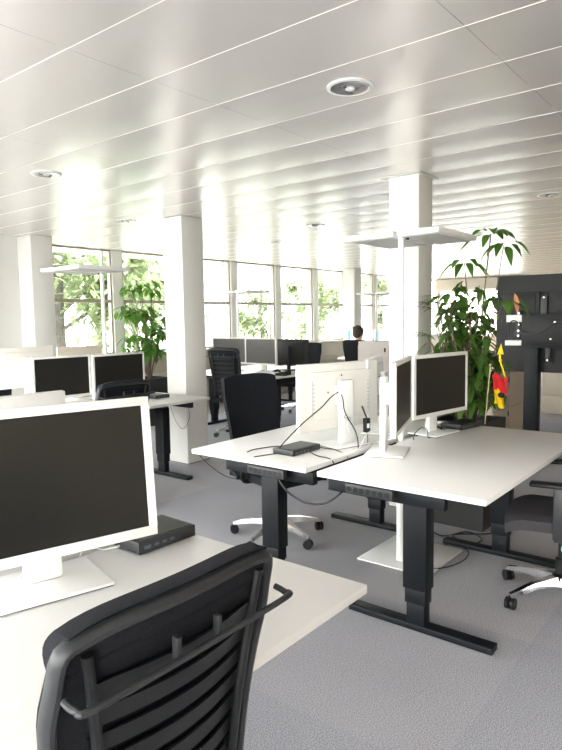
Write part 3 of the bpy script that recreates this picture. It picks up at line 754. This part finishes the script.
rackmon(1.79, 2.09, 1.42, 1.68, 6.30, 'upper black rack monitor back half covered by a leaf')
rackmon(1.20, 1.70, 1.42, 1.68, 6.30, 'upper black rack monitor back at the right edge')
rackmon(1.35, 1.925, 1.135, 1.46, 6.20, 'large black rack monitor back with a cable across it', ((-.02, .085), (.015, -.075)))
rack = bpy.data.objects['monitor_rack']
def rp(mb, name, m, loc=(0, 0, 0), parent=None):
    o = mb.build(name, m, parent or rack); 
    if parent is None: o.location = (loc[0]-6.35, loc[1]-1.2, loc[2])
    return o
rp(MB().box(-.14, 0, -.095, .095, 1.385, 1.455, bev=.003), 'shelf_strip', 'white', (6.34, 1.985, 0))
rp(MB().box(-.14, 0, -.095, .095, 1.155, 1.205, bev=.003), 'shelf_strip', 'white', (6.34, 1.995, 0))
for (x_, y_, z_, za, zb_, wd, sc3) in ((6.24, 1.97, 1.3, -.09, .20, .02, (-.05, .0, .06, .17)), (6.27, 1.745, 1.53, -.13, .11, .03, (.09,)), (6.27, 1.70, 1.06, -.06, .09, .02, (-.045,))):
    b_ = rp(MB().box(-.01, .02, -wd, wd, za, zb_, bev=.004), 'mounting_arm', 'greypl', (x_, y_, z_))
    for q_ in sc3: rp(MB().cyl((-.014, 0, q_), (-.010, 0, q_), .009, seg=10), 'screw', 'steel', parent=b_)
rp(MB().cyl((.0, 0, -.01), (.10, 0, -.01), .05, seg=18), 'arm_joint', 'blackpl', (6.24, 1.97, 1.3))
tag(MB().tube([(6.19, 2.05, 1.24), (6.17, 2.03, 1.38), (6.17, 1.97, 1.39), (6.165, 1.93, 1.30), (6.165, 1.80, 1.27), (6.165, 1.70, 1.31), (6.165, 1.62, 1.37), (6.165, 1.45, 1.38)], .006).build('monitor_cable', 'cable'), 'black cable curving across the back of the large rack monitor', 'cable')

# beige cabinets behind the rack
def cabinet(loc, rz, w_, d_, h_, rows, label, m='cabinet', cols=2):
    t = thing('filing_cabinet', label, 'cabinet', loc, rz)
    MB().box(-w_/2, w_/2, -d_/2+.012, d_/2, .03, h_, bev=.003).box(-w_/2+.02, w_/2-.02, -d_/2+.04, d_/2-.02, 0, .03).build('carcass', m, t)
    for c_ in range(cols):
        z = .05
        for hh in rows:
            x0, x1 = -w_/2+w_*c_/cols+.004, -w_/2+w_*(c_+1)/cols-.004
            f = MB().box(x0, x1, -d_/2-.006, -d_/2+.012, z, z+hh-.008, bev=.002).build('drawer', m, t)
            MB().box(x1-.07, x1-.045, -d_/2-.012, -d_/2-.006, z+hh-.10, z+hh-.04, bev=.002).build('handle', 'blackpl', f)
            z += hh
    return t
cabinet((6.98, 2.50, 0), 0, 1.1, .42, 1.02, [.38, .38, .20], 'tall beige drawer cabinet behind the planter, left of the black post')
cabinet((9.75, 2.2, 0), R(-90), .90, .5, .66, [.22, .38], 'low beige drawer cabinet in the background at the right edge', cols=1)
cabinet((8.12, 4.58, 0), R(-90), .52, .42, 1.10, [1.0], 'greige side cabinet between the seated person and the middle column', 'greige', cols=1)

# ------------------------------------------------------------------ person (seated, seen from behind)
def person():
    t = thing('person', 'seated person with short dark hair in a light shirt, back turned', 'person', (8.82, 5.38, 0), R(-88))
    # local: faces +Y
    me = bpy.data.meshes.new('body'); V = {}; vs = []; es = []; rad = []
    def v(n, p, r): V[n] = len(vs); vs.append(p); rad.append(r); return n
    def e(a, b): es.append((V[a], V[b]))
    v('pelvis', (0, -.06, .56), (.15, .12)); v('waist', (0, -.07, .70), (.135, .10)); v('chest', (0, -.06, .88), (.16, .11)); v('sh', (0, -.05, .99), (.12, .08))
    v('neck', (0, -.03, 1.06), (.052, .055)); v('head0', (0, -.01, 1.12), (.06, .07)); v('head1', (0, .0, 1.19), (.075, .092)); v('head2', (0, 0, 1.26), (.06, .075))
    for a, b in (('pelvis', 'waist'), ('waist', 'chest'), ('chest', 'sh'), ('sh', 'neck'), ('neck', 'head0'), ('head0', 'head1'), ('head1', 'head2')): e(a, b)
    for s, n in ((-1, 'l'), (1, 'r')):
        v('sho'+n, (s*.17, -.05, .97), (.055, .055)); v('elb'+n, (s*.22, .06, .76), (.042, .042)); v('wri'+n, (s*.17, .29, .765), (.026, .024)); v('hand'+n, (s*.15, .37, .765), (.030, .014))
        e('sh', 'sho'+n); e('sho'+n, 'elb'+n); e('elb'+n, 'wri'+n); e('wri'+n, 'hand'+n)
        for k_ in range(4):
            v('f%d%s' % (k_, n), (s*(.15+(k_-1.5)*.016), .40, .768), (.008, .007)); v('g%d%s' % (k_, n), (s*(.15+(k_-1.5)*.018), .435-.008*abs(k_-1.5), .760), (.007, .006)); e('hand'+n, 'f%d%s' % (k_, n)); e('f%d%s' % (k_, n), 'g%d%s' % (k_, n))
        v('th'+n, (s*.115, .36, .77), (.009, .008)); v('ti'+n, (s*.10, .39, .765), (.008, .007)); e('hand'+n, 'th'+n); e('th'+n, 'ti'+n)
        v('hip'+n, (s*.09, -.02, .56), (.085, .08)); v('knee'+n, (s*.11, .38, .53), (.06, .058)); v('ank'+n, (s*.11, .40, .10), (.038, .04)); v('toe'+n, (s*.12, .54, .045), (.035, .025))
        e('pelvis', 'hip'+n); e('hip'+n, 'knee'+n); e('knee'+n, 'ank'+n); e('ank'+n, 'toe'+n)
    me.from_pydata(vs, es, []); o = bpy.data.objects.new('body', me); C.objects.link(o); o.parent = t
    m = o.modifiers.new('skin', 'SKIN'); m.use_smooth_shade = True
    for i, r_ in enumerate(rad): me.skin_vertices[0].data[i].radius = r_
    me.skin_vertices[0].data[0].use_root = True
    sub = o.modifiers.new('sub', 'SUBSURF'); sub.levels = 2; sub.render_levels = 2
    dg = bpy.context.evaluated_depsgraph_get(); ev = o.evaluated_get(dg); nm = bpy.data.meshes.new_from_object(ev)
    o.modifiers.clear(); o.data = nm
    nm.materials.clear()
    for k_ in ('skin', 'shirt', 'trouser', 'blackpl'): nm.materials.append(M[k_])
    for p in nm.polygons:
        c = p.center; p.use_smooth = True
        if c.z > 1.035 or (c.y > .25 and c.z > .62): p.material_index = 0
        elif c.z > .62 and c.y < .27: p.material_index = 1
        elif c.z < .08: p.material_index = 3
        else: p.material_index = 2
    h = MB().ball((0, -.02, 1.235), .098, (.90, 1.02, .98), seg=20).ball((.0, -.055, 1.19), .075, (1.05, .8, 1.0), seg=16)
    for i in range(24):
        a = random.uniform(0, 2*PI); h.ball((.06*math.cos(a), -.02+.07*math.sin(a), 1.275+random.uniform(-.01, .015)), .03, (1, 1, .8), seg=8)
    h.build('hair', 'hair', t)
    f = MB().ball((0, .085, 1.175), .013, (.8, 1.2, 1.2), seg=8)
    for s in (-1, 1): f.ball((s*.076, .0, 1.18), .022, (.35, .7, 1.2), seg=10)
    f.build('ears_and_nose', 'skin', t)
    f = MB()
    for s in (-1, 1): f.ball((s*.03, .078, 1.20), .009, seg=8)
    f.ball((0, .083, 1.135), .016, (1.3, .4, .35), seg=8)
    f.build('eyes_and_mouth', 'hair', t)
person()

# ------------------------------------------------------------------ small desk items
t = thing('paper_stack', 'white papers on the window desk in front of the right grey-screened monitor', 'papers', (6.0, 5.35, TOP), .2)
for i in range(3): MB().box(-.105, .105, -.15, .15, .0008*i+.0002, .0008*i+.0009, mtx=Matrix.Rotation(.25*i, 4, 'Z') @ Matrix.Translation((.03*i, .02*i, 0))).build('sheet', 'paper', t, smooth=False)
t = thing('paper_tray', 'white upright letter tray on the window desk', 'tray', (6.05, 5.02, TOP), R(10))
MB().box(-.11, .11, -.14, .14, .0, .004).box(-.11, -.106, -.14, .14, 0, .055).box(.106, .11, -.14, .14, 0, .055).box(-.11, .11, .136, .14, 0, .055).build('shell', 'white', t, smooth=False)
t = thing('keyboard', 'white keyboard on the window desk before the grey-screened monitors', 'keyboard', (5.93, 5.72, TOP), R(-90))
MB().box(-.21, .21, -.07, .07, .001, .016, bev=.004).build('body', 'white', t)
k_ = MB()
for i in range(14):
    for j in range(5): k_.box(-.2+i*.0285, -.176+i*.0285, -.062+j*.024, -.043+j*.024, .016, .021)
k_.build('keys', 'diffuser', t, smooth=False)
t = thing('desk_phone', 'black desk phone on the window desk beside the papers', 'phone', (6.1, 4.86, TOP), R(-80))
MB().prism([(-.09, 0), (.09, 0), (.09, .06), (-.09, .02)], -.09, .09, mtx=Matrix.Rotation(R(90), 4, 'X')).build('body', 'blackpl', t)
MB().tube([(-.075, -.09, .045), (-.07, -.03, .06), (-.07, .03, .06), (-.075, .09, .045)], .016, seg=8).build('handset', 'blackpl', t)
t = thing('paper_box', 'light box with papers on the small far desk by the windows', 'box', (8.3, 6.6, TOP), .3)
MB().box(-.12, .12, -.10, .10, 0, .09, bev=.003).build('box_body', 'white', t)
MB().box(-.10, .10, -.08, .08, .09, .11).build('sheets', 'paper', t)
# power adapter and cables on the middle desks
t = thing('power_adapter', 'black power adapter hanging behind the cream monitor back', 'power adapter', (2.975, 1.765, .855), R(-15))
MB().box(-.019, .019, -.012, .012, -.045, .035, bev=.004).build('body', 'blackpl', t)
MB().box(-.010, .010, -.0128, -.012, -.02, .005).build('rating_label', 'paper', t)
MB().tube([(0, 0, .035), (-.004, .01, .06), (-.008, .03, .10)], .005, seg=6).build('lead', 'cable', t)
MB().tube([(0, 0, -.045), (.004, -.004, -.08), (-.004, -.01, -.110)], .0025, seg=6).build('lead', 'cable', t)
def cable(pts, label, m='cable', r=.0028, name='cable', smooth=8):
    return tag(MB().tube(pts, r, smooth=smooth).build(name, m), label, 'cable')
z = TOP+.004
cable([(2.515, 2.055, z), (2.49, 2.03, z+.002), (2.52, 2.00, .80), (2.60, 1.93, .90), (2.70, 1.88, .975), (2.79, 1.88, 1.02), (2.865, 1.875, 1.045)], 'black cable rising from the small black box to the back of the cream monitor', r=.0035)
cable([(2.865, 1.875, 1.045), (2.845, 1.84, 1.01), (2.83, 1.82, .95), (2.84, 1.80, .90), (2.87, 1.78, .84), (2.87, 1.76, .79), (2.85, 1.745, z)], 'black cable hanging from the neck of the cream monitor to the gap between the desks', r=.0035)
cable([(2.43, 2.18, z), (2.50, 2.19, z), (2.62, 2.15, z), (2.66, 2.10, z), (2.61, 2.06, z), (2.62, 2.03, z+.01)], 'thin black cable looping over the desk behind the small black box')
cable([(2.36, 2.07, z), (2.42, 2.05, z), (2.48, 2.02, z+.002), (2.50, 1.985, z+.01)], 'short thin black cable at the left of the small black box')
cable([(2.71, 1.92, z+.01), (2.74, 1.88, z), (2.73, 1.80, z), (2.68, 1.70, .72), (2.60, 1.69, .66)], 'black cable dropping from the small black box into the desk gap')
cable([(2.60, 1.90, z+.01), (2.59, 1.86, z), (2.56, 1.80, z), (2.55, 1.725, z-.003), (2.56, 1.695, .70)], 'black cable crossing the desk corner in front of the small black box')
cable([(2.85, 1.735, z), (2.90, 1.73, .80), (3.0, 1.74, .82), (3.10, 1.73, .80), (3.16, 1.73, .77)], 'white cable arching behind the edge-on monitor', 'wcable')
cable([(2.84, 1.76, z), (2.80, 1.74, z), (2.83, 1.70, .75), (2.92, 1.705, .765), (3.0, 1.72, .75)], 'white cable looping in the gap between the middle desks', 'wcable')
cable([(2.80, 1.60, .80), (2.86, 1.54, .82), (2.90, 1.60, .84), (2.95, 1.68, .85)], 'thin white cable wrapped round the stand of the edge-on monitor', 'wcable', .0022)
cable([(2.95, 1.90, .90), (2.85, 1.82, .89), (2.84, 1.80, .84), (2.87, 1.78, .78), (2.90, 1.76, z)], 'thin white cable drooping below the cream monitor back', 'wcable', .0018)
cable([(3.22, 1.60, z), (3.28, 1.62, .77), (3.33, 1.60, .80), (3.36, 1.58, .78), (3.33, 1.56, z), (3.40, 1.57, z+.004), (3.45, 1.66, z)], 'black cable tangle between the edge-on and the dark-screened monitor', r=.003)
cable([(3.54, 1.62, .78), (3.60, 1.58, z+.006), (3.66, 1.57, z+.006), (3.70, 1.57, z+.012)], 'thick black cable between the dark-screened monitor and the black box', r=.006)
cable([(1.02, 1.60, z), (1.06, 1.62, z+.02), (1.11, 1.60, z), (1.15, 1.58, z+.004), (1.18, 1.60, z+.01)], 'white cable behind the large foreground monitor', 'wcable', .003)
cable([(.62, 1.60, z), (.70, 1.59, z), (.80, 1.60, z+.004), (.88, 1.60, z+.02)], 'pale cable on the desk behind the foreground monitor stand', 'wcable', .004)
# the black clutter strip behind the foreground monitor
t = thing('desk_socket_box', 'black socket box in the gap behind the foreground monitor', 'socket box', (1.02, 1.735, TOP), R(0))
MB().box(-.55, .20, -.03, .03, 0.001, .05, bev=.004).build('body', 'blackpl', t)
MB().box(-.02, .04, -.032, -.03, .015, .035).box(.07, .13, -.032, -.03, .015, .035).build('sockets', 'greypl', t)
cable([(1.0, 1.68, .76), (1.05, 1.66, .80), (1.10, 1.67, .76), (1.13, 1.69, .79), (1.10, 1.70, .79)], 'white cable plugged into the black socket box behind the foreground monitor', 'wcable', .0035)
# under-desk cables
cable([(2.36, 1.93, .68), (2.36, 1.86, .60), (2.38, 1.76, .55), (2.42, 1.66, .56), (2.50, 1.60, .62)], 'black cable sagging under the corner between the two middle desks', r=.005)
cable([(2.34, 2.46, .71), (2.38, 2.40, .64), (2.44, 2.33, .58), (2.55, 2.28, .56), (2.62, 2.30, .66)], 'thin cable sagging under the left end of the middle desks', r=.002)
cable([(3.96, 4.32, .71), (3.96, 4.27, .55), (3.97, 4.38, .42), (3.98, 4.50, .50), (3.96, 4.56, .68)], 'thin dark cable hanging in a loop under the left desk by the tall column', r=.0022)
cable([(3.20, 1.665, .62), (3.17, 1.63, .45), (3.15, 1.60, .335)], 'black lead above the inline switch of the nearest floor lamp', r=.003)
t = thing('inline_switch', 'black inline cable switch hanging at the pole of the nearest floor lamp', 'switch', (3.15, 1.60, .26))
MB().box(-.013, .013, -.012, .012, -.075, .075, bev=.006).build('body', 'blackpl', t)
cable([(3.15, 1.60, .19), (3.15, 1.58, .07), (3.17, 1.53, .012), (3.27, 1.42, .010), (3.45, 1.38, .008), (3.60, 1.42, .008), (3.64, 1.55, .008), (3.52, 1.63, .012), (3.30, 1.62, .30), (3.26, 1.64, .60)], 'black cable looping over the base plate of the nearest floor lamp', r=.004)
cable([(3.55, 1.72, .60), (3.62, 1.70, .15), (3.75, 1.66, .008), (3.92, 1.55, .008), (3.84, 1.42, .008), (3.72, 1.45, .008), (3.80, 1.60, .012), (4.0, 1.40, .008), (4.3, 1.32, .008), (4.8, 1.25, .008)], 'black cable on the carpet leading to the black planter', r=.005)

# ------------------------------------------------------------------ outdoors
tag(MB().box(-60, 120, YW+.3, 140, -.6, -.35).build('lawn', 'grass', smooth=False), kind='structure')
tag(MB().box(-60, 120, 18, 25, -.35, -.33).build('street', 'roadgrey', smooth=False), kind='structure')
tag(MB().box(-60, X0-.3, -60, YW+.3, -.6, -.35).box(X1+.3, 120, -60, YW+.3, -.6, -.35).build('courtyard', 'roadgrey', smooth=False), kind='structure')
def tree(x, y, h, rc, label, n=900, trunk=.14):
    t = thing('garden_tree', label, 'tree', (x, y, -.35), random.uniform(0, 6), 'trees outside the windows')
    s = MB().tube([(0, 0, 0), (.1, .05, h*.3), (-.05, .1, h*.6), (0, 0, h*.85)], trunk, seg=10)
    br = []
    for i in range(9):
        z = h*random.uniform(.25, .7); d = rdir(.0, .6); e_ = Vector((0, 0, z))+d*rc*random.uniform(.6, .95); br.append(e_)
        s.tube([(0, 0, z), Vector((0, 0, z)).lerp(e_, .5)+Vector((0, 0, .1)), e_], trunk*.3, seg=6)
    s.build('trunk', 'treebark', t)
    q = bmesh.new()
    for i in range(n):
        b = random.choice(br); p = b+rdir(-1, 1)*random.uniform(0, rc*.55)
        leaf(q, p, rdir(-.8, .5), random.uniform(.16, .30), random.uniform(.09, .16), .3)
    finish_leaves(q, 'crown', 'treeleaf', t)
tree(7.7, 12.3, 5.2, 1.9, 'leafy tree outside the left window, nearest to the glass', 4200)
tree(11.6, 16.2, 5.0, 2.0, 'leafy tree outside between the left column and the window plant', 3600)
tree(16.0, 20.2, 4.8, 2.0, 'leafy tree outside just left of the tall column', 3000)
tree(19.5, 16.5, 3.6, 1.3, 'slim tree outside behind the grey-screened monitors', 1500, .08)
tree(25.4, 17.8, 5.0, 1.6, 'tree outside the windows left of the seated person', 3000)
tree(31.5, 17.5, 5.2, 1.6, 'tree outside the windows right of the seated person', 3000)
def bush(x0, x1, y, h, label):
    t = thing('hedge', label, 'hedge', ((x0+x1)/2, y, -.35)); q = bmesh.new(); L = (x1-x0)/2
    for i in range(int((x1-x0)*160)):
        leaf(q, Vector((random.uniform(-L, L), random.uniform(-.5, .5), random.uniform(.05, h))), rdir(-.3, 1), random.uniform(.12, .22), .09, .3)
    finish_leaves(q, 'leaves', 'treeleaf', t, 'stuff')
    MB().box(-L, L, -.05, .05, 0, h*.5).build('twigs', 'bark', t)
bush(7.0, 12.0, 17.2, 1.5, 'low hedge outside the left window')
bush(15.0, 24.0, 17.0, 1.35, 'low hedge outside the middle windows')
def house(x, y, w_, d_, h_, label, cols, rows):
    t = thing('apartment_house', label, 'building', (x, y, -.35))
    MB().box(0, w_, 0, d_, 0, h_).build('walls', 'facade', t, smooth=False)
    MB().box(-.3, w_+.3, -.3, d_+.3, h_, h_+.3).build('roof', 'facade', t, smooth=False)
    for i in range(cols):
        for j in range(rows):
            a = w_*(i+.25)/cols; b = w_*(i+.72)/cols; z0 = 1.1+j*2.9
            f = MB().box(a, b, -.03, .05, z0, z0+1.7).build('window', 'shutter', t, smooth=False)
            MB().box(a-.06, b+.06, -.09, -.03, z0-.12, z0).box((a+b)/2-.03, (a+b)/2+.03, -.06, -.03, z0, z0+1.7).build('window_sill', 'facade', f, smooth=False)
house(22, 26, 13, 10, 9, 'pale house across the street seen through the middle windows', 5, 3)
house(40, 27, 14, 10, 9, 'pale house across the street behind the right-hand trees', 5, 3)

# ------------------------------------------------------------------ groups of repeats
GR = {'desk': 'white height-adjustable office desks', 'chair': 'office chairs on five-star bases', 'docking station': 'flat black boxes on the desks',
      'radiator': 'beige radiators under the windows', 'plant': 'indoor plants in planters', 'plant pot': 'square dark planters', 'cable': 'cables on and under the desks',
      'cabinet': 'beige and greige cabinets', 'hedge': 'hedges outside the windows', 'building': 'houses across the street'}
for o in C.objects:
    if o.parent is None and 'category' in o.keys() and 'group' not in o.keys():
        c = o['category']
        if c == 'monitor': o['group'] = 'black monitors on the rack' if o.name.startswith('rack') else 'computer monitors on the desks'
        elif c in GR: o['group'] = GR[c]
